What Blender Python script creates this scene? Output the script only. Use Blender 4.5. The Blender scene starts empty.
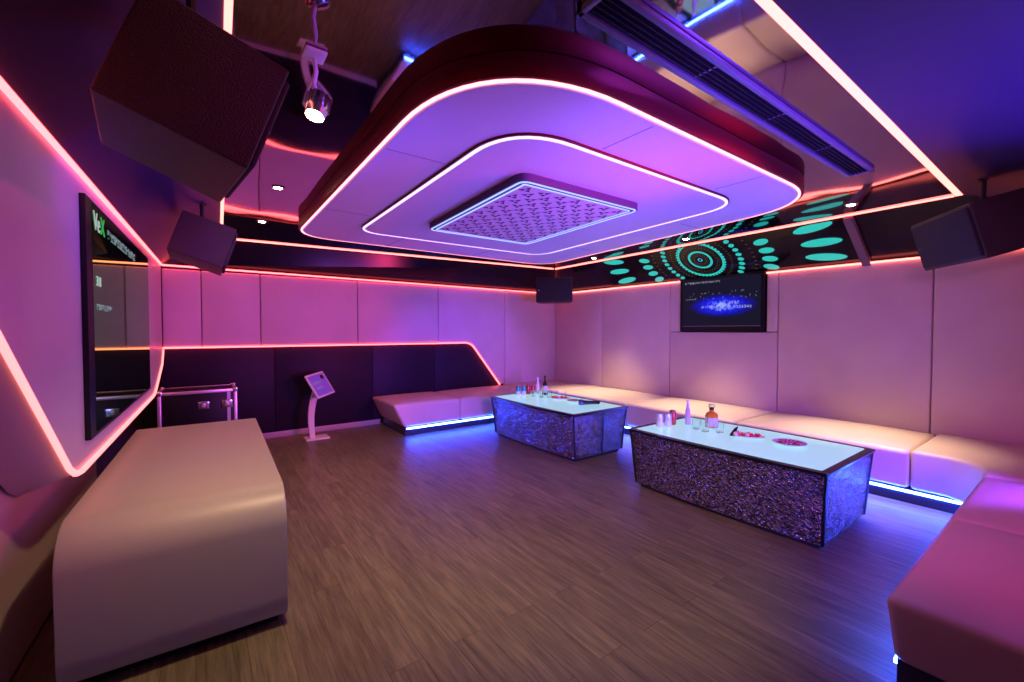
import bpy, bmesh, math, random
from math import sin, cos, pi, radians, atan2, sqrt
from mathutils import Vector, Matrix
random.seed(7)
scene = bpy.context.scene
COL = scene.collection

# ------------------------------------------------------------------ camera
cam_d = bpy.data.cameras.new('camera')
cam = bpy.data.objects.new('camera', cam_d); COL.objects.link(cam)
cam_d.sensor_width = 36; cam_d.lens = 428 / 1024 * 36
cam_d.clip_start = .02
cam.location = (0, 0, 1.4)
cam.rotation_euler = (radians(90 - 1.47), 0, radians(-36.1))
scene.camera = cam

# ------------------------------------------------------------------ world and view
w = bpy.data.worlds.new('world'); scene.world = w; w.use_nodes = True
w.node_tree.nodes['Background'].inputs[0].default_value = (.01, .006, .015, 1)
w.node_tree.nodes['Background'].inputs[1].default_value = 1
vs = scene.view_settings
scene.display_settings.display_device = 'sRGB'
vs.view_transform = 'Standard'; vs.look = 'None'; vs.gamma = 1; vs.use_curve_mapping = False
vs.exposure = 0

# ------------------------------------------------------------------ unseen wash spots, added to colour the room; no fixtures modelled
def lamp(kind, name, loc, power, color, target=None, size=.1, angle=90, blend=.6):
    d = bpy.data.lights.new(name, kind); d.energy = power; d.color = color
    if kind == 'AREA':
        d.shape = 'DISK'; d.size = size
    else:
        d.shadow_soft_size = size
    if kind == 'SPOT':
        d.spot_size = radians(angle); d.spot_blend = blend
    o = bpy.data.objects.new(name, d); COL.objects.link(o); o.location = loc
    if target is not None:
        o.rotation_euler = (Vector(target) - Vector(loc)).to_track_quat('-Z', 'Y').to_euler()
    return o
WASH = [
    # kind, loc, power, colour, target, size, angle
    ('SPOT', (2.9, -.35, 1.10), 330, (.22, .085, 1.0), (2.5, 3.6, 2.4), .12, 100),
    ('SPOT', (1.9, -.4, 1.05), 260, (.48, .11, 1.0), (1.8, 4.6, 2.4), .12, 58),
    ('SPOT', (3.4, -.4, 1.9), 560, (1.0, .045, .17), (.0, 6.3, 1.5), .12, 44),
    ('SPOT', (.4, -.4, 1.9), 130, (1.0, .22, .90), (5.6, 3.0, 1.6), .12, 76),
    ('SPOT', (2.6, -.5, 1.40), 460, (.10, .015, 1.0), (2.6, .2, 2.35), .10, 84),
    ('SPOT', (2.3, -.3, 1.1), 420, (.14, .06, 1.0), (-.12, 3.2, 2.3), .06, 26),
    ('SPOT', (1.2, .5, 2.3), 60, (1.0, .03, .28), (3.5, -.1, .42), .10, 56),
    ('SPOT', (2.6, -.3, 1.9), 120, (1.0, .05, .32), (-.45, 2.3, 1.75), .05, 42),
    ('SPOT', (.9, -.4, 2.1), 170, (1.0, .68, .30), (2.3, 2.7, 0), .10, 58),
    ('SPOT', (3.6, -.45, .95), 230, (.24, .04, 1.0), (4.3, 2.5, .15), .08, 64),
    ('SPOT', (1.3, -.4, .95), 1000, (.24, .03, 1.0), (3.2, 5.6, .45), .08, 30),
]
for k, l, p, c, t, s, a in WASH:
    lamp(k, 'unseen_wash_spot', l, p, c, t, s, a)

# ------------------------------------------------------------------ materials
MATS = {}
def mat(name, color=(.5, .5, .5), rough=.5, metal=0, emit=None, estr=0, spec=.5, coat=0, trans=0, ior=1.45, alpha=1):
    m = bpy.data.materials.new(name); m.use_nodes = True
    b = m.node_tree.nodes['Principled BSDF']
    b.inputs['Base Color'].default_value = (*color, 1)
    b.inputs['Roughness'].default_value = rough
    b.inputs['Metallic'].default_value = metal
    b.inputs['Specular IOR Level'].default_value = spec
    b.inputs['Coat Weight'].default_value = coat
    b.inputs['Transmission Weight'].default_value = trans
    b.inputs['IOR'].default_value = ior
    if emit:
        b.inputs['Emission Color'].default_value = (*emit, 1)
        b.inputs['Emission Strength'].default_value = estr
    MATS[name] = m
    return m
def nt(m): return m.node_tree, m.node_tree.nodes['Principled BSDF']
def node(t, kind, **kw):
    n = t.nodes.new(kind)
    for k, v in kw.items(): setattr(n, k, v)
    return n
def bump(m, tex_out, strength, dist=.01):
    t, b = nt(m); bp = node(t, 'ShaderNodeBump'); bp.inputs['Strength'].default_value = strength
    bp.inputs['Distance'].default_value = dist
    t.links.new(tex_out, bp.inputs['Height']); t.links.new(bp.outputs[0], b.inputs['Normal'])
def coords(t, scale=(1, 1, 1), rot=(0, 0, 0)):
    tc = node(t, 'ShaderNodeTexCoord'); mp = node(t, 'ShaderNodeMapping')
    mp.inputs['Scale'].default_value = scale; mp.inputs['Rotation'].default_value = rot
    t.links.new(tc.outputs['Object'], mp.inputs[0]); return mp.outputs[0]
def noise(t, vec, scale, detail=3, rough=.5):
    n = node(t, 'ShaderNodeTexNoise'); n.inputs['Scale'].default_value = scale
    n.inputs['Detail'].default_value = detail; n.inputs['Roughness'].default_value = rough
    if vec: t.links.new(vec, n.inputs['Vector'])
    return n
def ramp(t, fac, stops):
    r = node(t, 'ShaderNodeValToRGB'); e = r.color_ramp.elements
    while len(e) < len(stops): e.new(.5)
    for i, (p, c) in enumerate(stops):
        e[i].position = p; e[i].color = (*c, 1)
    t.links.new(fac, r.inputs[0]); return r

def leather(name, color, rough=.42, spec=.5):
    m = mat(name, color, rough, spec=spec); t, b = nt(m)
    v = coords(t); n1 = noise(t, v, 260, 2); bump(m, n1.outputs[0], .12, .002)
    n2 = noise(t, v, 2.2, 2)
    r = ramp(t, n2.outputs[0], [(.3, tuple(c * .93 for c in color)), (.7, tuple(min(1, c * 1.04) for c in color))])
    t.links.new(r.outputs[0], b.inputs['Base Color'])
    return m
LEATHER = leather('cream_leather', (.62, .50, .44))
WALLPAD = leather('pale_wall_upholstery', (.60, .47, .46), .5)
DARKPAD = leather('black_wall_upholstery', (.016, .009, .022), .45, .15)
SURROUND = mat('pale_lacquered_panel', (.62, .50, .52), .4)
CONSOLE = mat('taupe_satin_laminate', (.40, .37, .30), .40)
BLACK = mat('black_plastic', (.008, .008, .010), .4, spec=.25)
BLACKGLOSS = mat('black_gloss_panel', (.007, .004, .010), .20, spec=.32)
PLINTH = mat('dark_plinth', (.03, .03, .045), .25)
DARKMETAL = mat('dark_metal_edge', (.05, .05, .06), .3, 1)
CHROME = mat('polished_metal', (.75, .73, .75), .18, 1)
ALU = mat('aluminium_edge', (.72, .66, .68), .35, .8)
WHITE = mat('white_plastic', (.72, .68, .68), .4)
GLASS = mat('clear_glass', (.95, 1, 1), .02, trans=1, ior=1.45)
SKIRT = mat('pale_baseboard', (.42, .32, .36), .4)
WALLBASE = mat('dark_wall_paint', (.03, .02, .035), .6)
DISC = mat('pale_ceiling_board', (.60, .55, .64), .45)
DISCSIDE = mat('dark_red_gloss_edge', (.15, .014, .02), .5, .9)
GREY = mat('grey_vent_metal', (.16, .14, .22), .4, .5)
PERF = mat('perforation_shadow', (.05, .02, .08), .7)
SEAM = mat('dark_joint', (.10, .06, .12), .8)

# tinted mirror film ceiling, slightly rippled
MIRROR = mat('tinted_mirror_film', (.42, .36, .40), .035, 1)
t, b = nt(MIRROR); v = coords(t); n_ = noise(t, v, 1.6, 1, .3); bump(MIRROR, n_.outputs[0], .10, .09)

# wood-look vinyl floor, boards run along y
FLOOR = mat('wood_vinyl_floor', (.2, .14, .1), .38, spec=.4)
t, b = nt(FLOOR)
vec = coords(t, (1, 1, 1), (0, 0, radians(90)))
br = node(t, 'ShaderNodeTexBrick'); br.offset = .37; br.offset_frequency = 2
br.inputs['Scale'].default_value = 1; br.inputs['Brick Width'].default_value = 1.22; br.inputs['Row Height'].default_value = .15
br.inputs['Mortar Size'].default_value = .0014; br.inputs['Mortar Smooth'].default_value = .1
br.inputs['Color1'].default_value = (0, 0, 0, 1); br.inputs['Color2'].default_value = (1, 1, 1, 1); br.inputs['Mortar'].default_value = (.5, .5, .5, 1)
t.links.new(vec, br.inputs['Vector'])
g1v = coords(t, (14, 1.1, 1)); g1 = noise(t, g1v, 2.4, 6, .65)
g2v = coords(t, (60, 2.2, 1)); g2 = noise(t, g2v, 2.2, 3, .6)
offs = node(t, 'ShaderNodeVectorMath', operation='SCALE'); t.links.new(br.outputs['Color'], offs.inputs[0]); offs.inputs['Scale'].default_value = 9
add = node(t, 'ShaderNodeVectorMath', operation='ADD'); t.links.new(g1v, add.inputs[0]); t.links.new(offs.outputs[0], add.inputs[1]); t.links.new(add.outputs[0], g1.inputs['Vector'])
m1 = node(t, 'ShaderNodeMath', operation='MULTIPLY'); t.links.new(g1.outputs[0], m1.inputs[0]); m1.inputs[1].default_value = .60
m2 = node(t, 'ShaderNodeMath', operation='MULTIPLY_ADD'); t.links.new(g2.outputs[0], m2.inputs[0]); m2.inputs[1].default_value = .3; t.links.new(m1.outputs[0], m2.inputs[2])
sp = node(t, 'ShaderNodeSeparateColor'); t.links.new(br.outputs['Color'], sp.inputs[0])
m3 = node(t, 'ShaderNodeMath', operation='MULTIPLY_ADD'); t.links.new(sp.outputs[0], m3.inputs[0]); m3.inputs[1].default_value = .06; t.links.new(m2.outputs[0], m3.inputs[2])
fr = ramp(t, m3.outputs[0], [(.30, (.062, .054, .026)), (.47, (.150, .130, .066)), (.66, (.27, .235, .125))])
mx = node(t, 'ShaderNodeMix', data_type='RGBA'); t.links.new(br.outputs['Fac'], mx.inputs[0]); t.links.new(fr.outputs[0], mx.inputs[6]); mx.inputs[7].default_value = (.07, .045, .03, 1)
t.links.new(mx.outputs[2], b.inputs['Base Color'])
bump(FLOOR, m2.outputs[0], .12, .004)

# crinkled metallic glass on the table bodies
CRINKLE = mat('crinkled_foil_glass', (.36, .34, .42), .24, .85)
t, b = nt(CRINKLE); v = coords(t)
vo = node(t, 'ShaderNodeTexVoronoi'); vo.inputs['Scale'].default_value = 80; t.links.new(v, vo.inputs['Vector'])
sb_ = node(t, 'ShaderNodeVectorMath', operation='SUBTRACT'); t.links.new(vo.outputs['Color'], sb_.inputs[0]); sb_.inputs[1].default_value = (.5, .5, .5)
sc_ = node(t, 'ShaderNodeVectorMath', operation='SCALE'); t.links.new(sb_.outputs[0], sc_.inputs[0]); sc_.inputs['Scale'].default_value = .95
ge = node(t, 'ShaderNodeNewGeometry')
ad_ = node(t, 'ShaderNodeVectorMath', operation='ADD'); t.links.new(sc_.outputs[0], ad_.inputs[0]); t.links.new(ge.outputs['Normal'], ad_.inputs[1])
no_ = node(t, 'ShaderNodeVectorMath', operation='NORMALIZE'); t.links.new(ad_.outputs[0], no_.inputs[0])
bp_ = node(t, 'ShaderNodeBump'); bp_.inputs['Strength'].default_value = .9; bp_.inputs['Distance'].default_value = .01
t.links.new(vo.outputs['Distance'], bp_.inputs['Height']); t.links.new(no_.outputs[0], bp_.inputs['Normal']); t.links.new(bp_.outputs[0], b.inputs['Normal'])
sv_ = node(t, 'ShaderNodeSeparateColor'); t.links.new(vo.outputs['Color'], sv_.inputs[0])
r = ramp(t, sv_.outputs[1], [(.15, (.07, .07, .07)), (.55, (.21, .205, .20)), (.95, (.55, .54, .52))]); t.links.new(r.outputs[0], b.inputs['Base Color'])

# speaker paint with a fine grain
SPK = mat('textured_speaker_paint', (.026, .019, .015), .36)
t, b = nt(SPK); v = coords(t); n_ = noise(t, v, 220, 2); bump(SPK, n_.outputs[0], .7, .006)
GRILLE = mat('speaker_grille_cloth', (.016, .012, .020), .7)
t, b = nt(GRILLE); v = coords(t); vo = node(t, 'ShaderNodeTexVoronoi'); vo.inputs['Scale'].default_value = 260; t.links.new(v, vo.inputs['Vector']); bump(GRILLE, vo.outputs['Distance'], .5, .003)

def led(name, color, s): return mat(name, (.02, .02, .02), .5, emit=color, estr=s)
LED_PINK = led('pink_led', (1.0, .075, .080), 8.5)
LED_LOW = led('pale_salmon_led', (1.0, .20, .20), 3.0)
LED_SALMON = led('salmon_led', (1.0, .15, .125), 6.0)
LED_LEFT = led('pale_pink_led', (1.0, .22, .18), 4.0)
LED_DISC = led('disc_edge_led', (1.0, .30, .38), 3.2)
LED_WHITE = led('lavender_white_led', (.62, .42, 1.0), 2.4)
LED_ICE = led('ice_blue_led', (.32, .42, 1.0), 1.7)
LED_BLUE = led('blue_led', (.020, .065, 1.0), 170.0)
LENS = led('warm_lamp_lens', (1.0, .78, .42), 70)
TABLEGLOW = mat('glowing_table_glass', (.25, .32, .34), .12, emit=(.40, .84, .90), estr=.64)
CYAN = led('cyan_dot', (.006, .52, .46), 1.0)
CYANB = led('blue_cyan_dot', (.04, .55, .9), 1.0)
SCREENBLACK = mat('dark_screen_glass', (.004, .004, .006), .10, spec=.3)
TVGLASS = mat('bluish_mirror_screen_glass', (.26, .58, .26), .03, 1)
TVGLASS.node_tree.nodes['Principled BSDF'].inputs['Specular Tint'].default_value = (.38, 1.0, .42, 1)
TXT_W = led('screen_text_white', (.75, .8, .9), .55)
TXT_G = led('screen_text_green', (.05, .8, .15), .45)

# ------------------------------------------------------------------ mesh builder
class B:
    def __init__(s): s.v = []; s.f = []; s.m = []
    def add(s, vs_, fs, mi=0):
        o = len(s.v); s.v += [tuple(p) for p in vs_]; s.f += [tuple(i + o for i in f) for f in fs]; s.m += [mi] * len(fs); return s
    def box(s, x0, x1, y0, y1, z0, z1, mi=0):
        vs_ = [(x, y, z) for z in (z0, z1) for y in (y0, y1) for x in (x0, x1)]
        return s.add(vs_, [(0, 2, 3, 1), (4, 5, 7, 6), (0, 1, 5, 4), (2, 6, 7, 3), (0, 4, 6, 2), (1, 3, 7, 5)], mi)
    def prism(s, pts, a, bvec, mi=0):
        """pts: 3D ring, extruded by vector bvec (a unused offset)"""
        n = len(pts); A = [Vector(p) + Vector(a) for p in pts]; Bv = [p + Vector(bvec) for p in A]
        fs = [tuple(range(n - 1, -1, -1)), tuple(range(n, 2 * n))] + [(i, (i + 1) % n, n + (i + 1) % n, n + i) for i in range(n)]
        return s.add(A + Bv, fs, mi)
    def lathe(s, prof, c=(0, 0, 0), seg=24, mi=0, axis=None):
        M_ = Matrix.Identity(3) if axis is None else Vector(axis).to_track_quat('Z', 'Y').to_matrix()
        vs_ = []; fs = []
        for r_, z_ in prof:
            for k in range(seg):
                a_ = 2 * pi * k / seg
                vs_.append(Vector(c) + M_ @ Vector((r_ * cos(a_), r_ * sin(a_), z_)))
        for j in range(len(prof) - 1):
            for k in range(seg):
                k2 = (k + 1) % seg; fs.append((j * seg + k, j * seg + k2, (j + 1) * seg + k2, (j + 1) * seg + k))
        fs.append(tuple(range(seg - 1, -1, -1))); fs.append(tuple((len(prof) - 1) * seg + k for k in range(seg)))
        return s.add(vs_, fs, mi)
    def tube(s, path, r, seg=10, mi=0):
        P = [Vector(p) for p in path]; vs_ = []; fs = []
        for i, p in enumerate(P):
            d = (P[min(i + 1, len(P) - 1)] - P[max(i - 1, 0)]).normalized()
            q = d.to_track_quat('Z', 'Y').to_matrix(); rr = r[i] if isinstance(r, (list, tuple)) else r
            for k in range(seg):
                a_ = 2 * pi * k / seg; vs_.append(p + q @ Vector((rr * cos(a_), rr * sin(a_), 0)))
        for i in range(len(P) - 1):
            for k in range(seg):
                k2 = (k + 1) % seg; fs.append((i * seg + k, i * seg + k2, (i + 1) * seg + k2, (i + 1) * seg + k))
        fs.append(tuple(range(seg - 1, -1, -1))); fs.append(tuple((len(P) - 1) * seg + k for k in range(seg)))
        return s.add(vs_, fs, mi)
    def ribbon(s, path, n, w_, th, closed=False, mi=0):
        """flat band of width w_ along a path lying in the plane with normal n, thickness th along n"""
        P = [Vector(p) for p in path]; n = Vector(n).normalized(); N = len(P); vs_ = []; fs = []
        for i, p in enumerate(P):
            if closed: a_, c_ = P[i - 1], P[(i + 1) % N]
            else: a_, c_ = P[max(i - 1, 0)], P[min(i + 1, N - 1)]
            d1 = (p - a_); d2 = (c_ - p)
            d1 = d1.normalized() if d1.length > 1e-9 else d2.normalized(); d2 = d2.normalized() if d2.length > 1e-9 else d1
            s1 = n.cross(d1); s2 = n.cross(d2); m_ = (s1 + s2)
            m_ = m_.normalized() if m_.length > 1e-6 else s1
            k = 1 / max(.35, m_.dot(s1))
            o_ = m_ * (w_ / 2 * k)
            vs_ += [p - o_, p + o_, p + o_ + n * th, p - o_ + n * th]
        rng = N if closed else N - 1
        for i in range(rng):
            j = (i + 1) % N
            for k in range(4):
                k2 = (k + 1) % 4; fs.append((i * 4 + k, i * 4 + k2, j * 4 + k2, j * 4 + k))
        if not closed: fs += [(3, 2, 1, 0), tuple((N - 1) * 4 + k for k in range(4))]
        return s.add(vs_, fs, mi)
    def rbox(s, c, h, r, dome=0, seg=4, mi=0, n_in=6):
        """rounded box, centre c, half sizes h, corner radius r, optional domed top"""
        def line(hh):
            e = [-hh + r * (1 - cos(pi / 2 * k / seg)) for k in range(seg + 1)] if 0 else [-hh + r * k / seg for k in range(seg + 1)]
            mid = [(-hh + r) + (2 * hh - 2 * r) * k / n_in for k in range(1, n_in)]
            return e + mid + [-x for x in reversed(e)]
        L = [line(x) for x in h]; N = [len(x) for x in L]; idx = {}; vs_ = []; fs = []
        def vid(i, j, k):
            key = (i, j, k)
            if key in idx: return idx[key]
            p = Vector((L[0][i], L[1][j], L[2][k])); q = Vector([max(-h[a] + r, min(h[a] - r, p[a])) for a in range(3)])
            d = p - q
            if d.length > 1e-9:
                mxx = max(abs(x) for x in d)
                # square to round: keep max-norm as radius
                p = q + d.normalized() * (mxx)
            if dome and p.z > 0:
                u = min(1, abs(p.x / h[0])); v_ = min(1, abs(p.y / h[1]))
                p.z += dome * (1 - u ** 4) * (1 - v_ ** 4) * (p.z / h[2])
            idx[key] = len(vs_); vs_.append(Vector(c) + p); return idx[key]
        for i in range(N[0] - 1):
            for j in range(N[1] - 1):
                fs.append((vid(i, j, 0), vid(i, j + 1, 0), vid(i + 1, j + 1, 0), vid(i + 1, j, 0)))
                K = N[2] - 1; fs.append((vid(i, j, K), vid(i + 1, j, K), vid(i + 1, j + 1, K), vid(i, j + 1, K)))
        for i in range(N[0] - 1):
            for k in range(N[2] - 1):
                fs.append((vid(i, 0, k), vid(i + 1, 0, k), vid(i + 1, 0, k + 1), vid(i, 0, k + 1)))
                J = N[1] - 1; fs.append((vid(i, J, k), vid(i, J, k + 1), vid(i + 1, J, k + 1), vid(i + 1, J, k)))
        for j in range(N[1] - 1):
            for k in range(N[2] - 1):
                fs.append((vid(0, j, k), vid(0, j, k + 1), vid(0, j + 1, k + 1), vid(0, j + 1, k)))
                I = N[0] - 1; fs.append((vid(I, j, k), vid(I, j + 1, k), vid(I, j + 1, k + 1), vid(I, j, k + 1)))
        return s.add(vs_, fs, mi)
    def build(s, name, mats, parent=None, bevel=0, smooth=35, seg=2, fix=True):
        me = bpy.data.meshes.new(name); me.from_pydata(s.v, [], s.f)
        for m_ in (mats if isinstance(mats, (list, tuple)) else [mats]): me.materials.append(m_)
        me.polygons.foreach_set('material_index', s.m)
        bm = bmesh.new(); bm.from_mesh(me)
        if fix: bmesh.ops.recalc_face_normals(bm, faces=bm.faces)
        if bevel:
            es = [e for e in bm.edges if len(e.link_faces) == 2 and e.calc_face_angle(0) > radians(30)]
            bmesh.ops.bevel(bm, geom=es, offset=bevel, segments=seg, profile=.5, affect='EDGES', clamp_overlap=True)
        bm.to_mesh(me); bm.free()
        if smooth:
            me.shade_smooth(); me.set_sharp_from_angle(angle=radians(smooth))
        o = bpy.data.objects.new(name, me); COL.objects.link(o)
        if parent: o.parent = parent
        return o
def tag(o, label, cat=None, group=None, kind=None):
    o['label'] = label
    if cat: o['category'] = cat
    if group: o['group'] = group
    if kind: o['kind'] = kind
    return o
def thing(name, label, cat, loc=(0, 0, 0), rz=0, group=None):
    o = bpy.data.objects.new(name, None); COL.objects.link(o); o.location = loc; o.rotation_euler = (0, 0, rz)
    o.empty_display_size = .1
    return tag(o, label, cat, group)
def text(body, size, M_, name, mat_, parent=None, ext=.0008):
    cu = bpy.data.curves.new('t', 'FONT'); cu.body = body; cu.size = size; cu.extrude = ext; cu.align_x = 'LEFT'
    tmp = bpy.data.objects.new('t', cu); COL.objects.link(tmp)
    dg = bpy.context.evaluated_depsgraph_get(); me = bpy.data.meshes.new_from_object(tmp.evaluated_get(dg))
    bpy.data.objects.remove(tmp); bpy.data.curves.remove(cu)
    me.transform(M_); me.materials.clear(); me.materials.append(mat_)
    o = bpy.data.objects.new(name, me); COL.objects.link(o)
    if parent: o.parent = parent
    return o
def frame(o, xv, yv):
    """matrix with local x along xv, y along yv, origin o"""
    x = Vector(xv).normalized(); y = Vector(yv).normalized(); z = x.cross(y).normalized(); y = z.cross(x)
    M_ = Matrix((x, y, z)).transposed().to_4x4(); M_.translation = Vector(o); return M_
def roundquad(q, r, seg=10):
    """closed rounded path from a quad (list of 3D points), radius per corner"""
    out = []; N = len(q); q = [Vector(p) for p in q]
    for i in range(N):
        p = q[i]; a_ = (q[i - 1] - p).normalized(); c_ = (q[(i + 1) % N] - p).normalized()
        rr = r[i] if isinstance(r, (list, tuple)) else r
        A = p + a_ * rr; C_ = p + c_ * rr
        for k in range(seg + 1):
            t_ = k / seg; out.append(A * (1 - t_) ** 2 + p * 2 * t_ * (1 - t_) * 1.0 + C_ * t_ ** 2)
    return out

# ================================================================== SETTING
CZ = 2.5
def lx(y): return -.515 + .0275 * y            # face of the left wall panel
B().box(-1.0, 5.9, -.9, 6.6, -.05, 0).build('floor', FLOOR)
tag(bpy.data.objects['floor'], 'brown wood-look plank floor of the lounge', kind='structure')
wl = B().prism([(lx(-.8) - .21, -.8, 0), (lx(6.6) - .21, 6.6, 0), (lx(6.6) - .31, 6.6, 0), (lx(-.8) - .31, -.8, 0)], (0, 0, 0), (0, 0, 2.5)).build('wall_left', WALLBASE)
tag(wl, 'dark wall behind the big left screen panel', kind='structure')
tag(B().box(-.9, 5.9, 6.36, 6.5, 0, 2.5).build('wall_back', WALLBASE), 'dark back wall behind the upholstered panels', kind='structure')
tag(B().box(5.66, 5.8, -.8, 6.5, 0, 2.5).build('wall_right', WALLBASE), 'dark right wall behind the upholstered panels', kind='structure')
tag(B().box(-.9, 5.9, -.8, -.68, 0, 2.5).build('wall_front', WALLPAD), 'pale wall behind the front couch', kind='structure')
# mirrored ceiling inside the light strips
def lt(y): return .044 + .029 * y
def rt_(y): return 4.962 + .0392 * y
QC = [(lt(.70), .70), (rt_(.70), .70), (5.19, 5.80), (.222, 6.21)]
ce = B().prism([(x, y, CZ) for x, y in QC], (0, 0, 0), (0, 0, .03)).build('ceiling', MIRROR, smooth=0)
tag(ce, 'dark mirrored film ceiling inside the light strips', kind='structure')
# slanted glossy soffits between wall tops and ceiling
def soffit(name, a, b_, c, d, label, m_=BLACKGLOSS):
    v0 = [Vector(p) for p in (a, b_, c, d)]
    n = (v0[1] - v0[0]).cross(v0[3] - v0[0]).normalized()
    if n.z < 0: n = -n
    o = B(); vs_ = v0 + [p + n * .02 for p in v0]
    o.add(vs_, [(0, 1, 2, 3), (7, 6, 5, 4), (0, 4, 5, 1), (1, 5, 6, 2), (2, 6, 7, 3), (3, 7, 4, 0)])
    o = o.build(name, m_, smooth=0); tag(o, label, kind='structure'); return o
FLz = 2.12
SPURPLE = mat('satin_dark_soffit', (.022, .011, .056), .36, spec=.22)
soffit('trim_1', (lx(-.68), -.68, FLz), (lx(6.36), 6.36, 2.14), (.222, 6.21, CZ), (lt(.7), .7, CZ), 'slanted dark soffit over the left wall', SPURPLE)
soffit('trim_2', (lx(6.36), 6.30, 2.14), (5.64, 6.30, 2.10), (5.19, 5.80, CZ), (.222, 6.21, CZ), 'glossy black soffit over the back wall')
sb = B(); sv = []; sf = []
for k in range(25):
    y = 5.80 + (.70 - 5.80) * k / 24
    sv += [(5.64, y, 2.10), (rt_(y), y, CZ), (rt_(y) + .013, y, CZ + .02), (5.66, y, 2.12)]
for k in range(24):
    for q in range(4): sf.append((k * 4 + q, k * 4 + (q + 1) % 4, k * 4 + 4 + (q + 1) % 4, k * 4 + 4 + q))
sb.add(sv, sf)
sb.add([(5.64, 5.80, 2.10), (5.64, 6.30, 2.10), (rt_(5.8), 5.80, CZ), (5.66, 5.80, 2.12), (5.66, 6.30, 2.12), (rt_(5.8) + .013, 5.80, CZ + .02)], [(0, 1, 2), (5, 4, 3), (0, 3, 4, 1), (1, 4, 5, 2)])
sb.add([(5.64, .70, 2.10), (5.64, -.68, 2.10), (rt_(.7), .70, CZ), (5.66, .70, 2.12), (5.66, -.68, 2.12), (rt_(.7) + .013, .70, CZ + .02)], [(0, 1, 2), (5, 4, 3), (0, 3, 4, 1), (1, 4, 5, 2)])
tag(sb.build('trim_3', BLACKGLOSS, smooth=0), 'glossy black soffit over the right wall', kind='structure')
soffit('trim_4', (5.64, -.68, 2.10), (lx(-.68), -.68, 2.10), (lt(.7), .7, CZ), (rt_(.7), .7, CZ), 'slanted dark soffit over the front couch', SPURPLE)
tag(B().box(-.35, 2.15, 6.285, 6.30, 0, .075).build('baseboard_back', SKIRT, bevel=.003), 'pale baseboard under the dark back wall', kind='structure')

# ------------------------------------------------------------------ upholstered wall panels
def padpoly(name, pts, n, th, m_, label, cat, group, r=.014):
    """flat padded panel: ring of 3D points, front towards n"""
    o = B().prism(pts, (0, 0, 0), Vector(n) * th).build(name, m_, bevel=r, seg=3)
    return tag(o, label, cat, group)
G = .003
xs = [-.345, .02, .625, 1.83, 3.10]
labs = ['narrow pink-lit wall panel in the corner beside the big left screen',
        'pink-lit upper wall panel above the flight case',
        'wide pink-lit upper wall panel above the sign stand',
        'wide pink-lit upper wall panel above the gap left of the back bench']
for i in range(4):
    x0, x1 = xs[i] + G, xs[i + 1] - G
    padpoly('wall_panel', [(x0, 6.35, 1.205), (x1, 6.35, 1.205), (x1, 6.35, 2.10), (x0, 6.35, 2.10)], (0, -1, 0), .09, WALLPAD, labs[i], 'wall panel', 'upholstered panels of the back wall')
padpoly('wall_panel', [(3.10 + G, 6.35, 1.19), (3.70, 6.35, 1.19), (4.30, 6.35, .44), (4.41 - G, 6.35, .44), (4.41 - G, 6.35, 2.10), (3.10 + G, 6.35, 2.10)], (0, -1, 0), .09, WALLPAD,
        'wall panel with a slanting lower edge where the light strip drops to the bench', 'wall panel', 'upholstered panels of the back wall')
padpoly('wall_panel', [(4.41 + G, 6.35, .40), (5.64, 6.35, .40), (5.64, 6.35, 2.09), (4.41 + G, 6.35, 2.09)], (0, -1, 0), .09, WALLPAD,
        'tall back wall panel in the corner below the corner speaker', 'wall panel', 'upholstered panels of the back wall')
dx = [-.37, .78, 2.05, 3.05, 4.28]
dl = ['dark lower wall panel behind the flight case', 'dark lower wall panel behind the sign stand', 'dark lower wall panel left above the back bench', 'dark lower wall panel ending at the slanting light strip']
for i in range(4):
    x0, x1 = dx[i] + .001, dx[i + 1] - .001
    pts = [(x0, 6.35, .078), (x1, 6.35, .078), (x1, 6.35, 1.18), (x0, 6.35, 1.18)]
    if i == 3: pts = [(x0, 6.35, .078), (4.40, 6.35, .078), (4.40, 6.35, .42), (4.28, 6.35, .43), (3.69, 6.35, 1.18), (x0, 6.35, 1.18)]
    padpoly('dark_wall_panel', pts, (0, -1, 0), .05, DARKPAD, dl[i], 'wall panel', 'dark lower wall panels', .006)
ys = [6.26, 5.055, 3.73, 2.27, .93, -.67]
SY = .88
rl = ['tall right wall panel in the far corner beside the corner speaker', 'tall right wall panel left of the small wall television', None,
      'tall right wall panel right of the small wall television', 'tall right wall panel below the right speaker']
for i in range(5):
    y1, y0 = ys[i] - G, ys[i + 1] + G
    if i == 2:
        padpoly('wall_panel', [(5.66, y0, .40), (5.66, y1, .40), (5.66, y1, 1.372), (5.66, y0, 1.372)], (-1, 0, 0), .06, WALLPAD, 'right wall panel directly below the small wall television', 'wall panel', 'upholstered panels of the right wall')
        padpoly('wall_panel', [(5.66, 3.56, 1.378), (5.66, y1, 1.378), (5.66, y1, 2.09), (5.66, 3.56, 2.09)], (-1, 0, 0), .06, WALLPAD, 'narrow wall strip on the left side of the small television', 'wall panel', 'upholstered panels of the right wall')
        padpoly('wall_panel', [(5.66, y0, 1.378), (5.66, 2.40, 1.378), (5.66, 2.40, 2.09), (5.66, y0, 2.09)], (-1, 0, 0), .06, WALLPAD, 'narrow wall strip on the right side of the small television', 'wall panel', 'upholstered panels of the right wall')
    else:
        padpoly('wall_panel', [(5.66, y0, .40), (5.66, y1, .40), (5.66, y1, 2.09), (5.66, y0, 2.09)], (-1, 0, 0), .06, WALLPAD, rl[i], 'wall panel', 'upholstered panels of the right wall')

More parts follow.
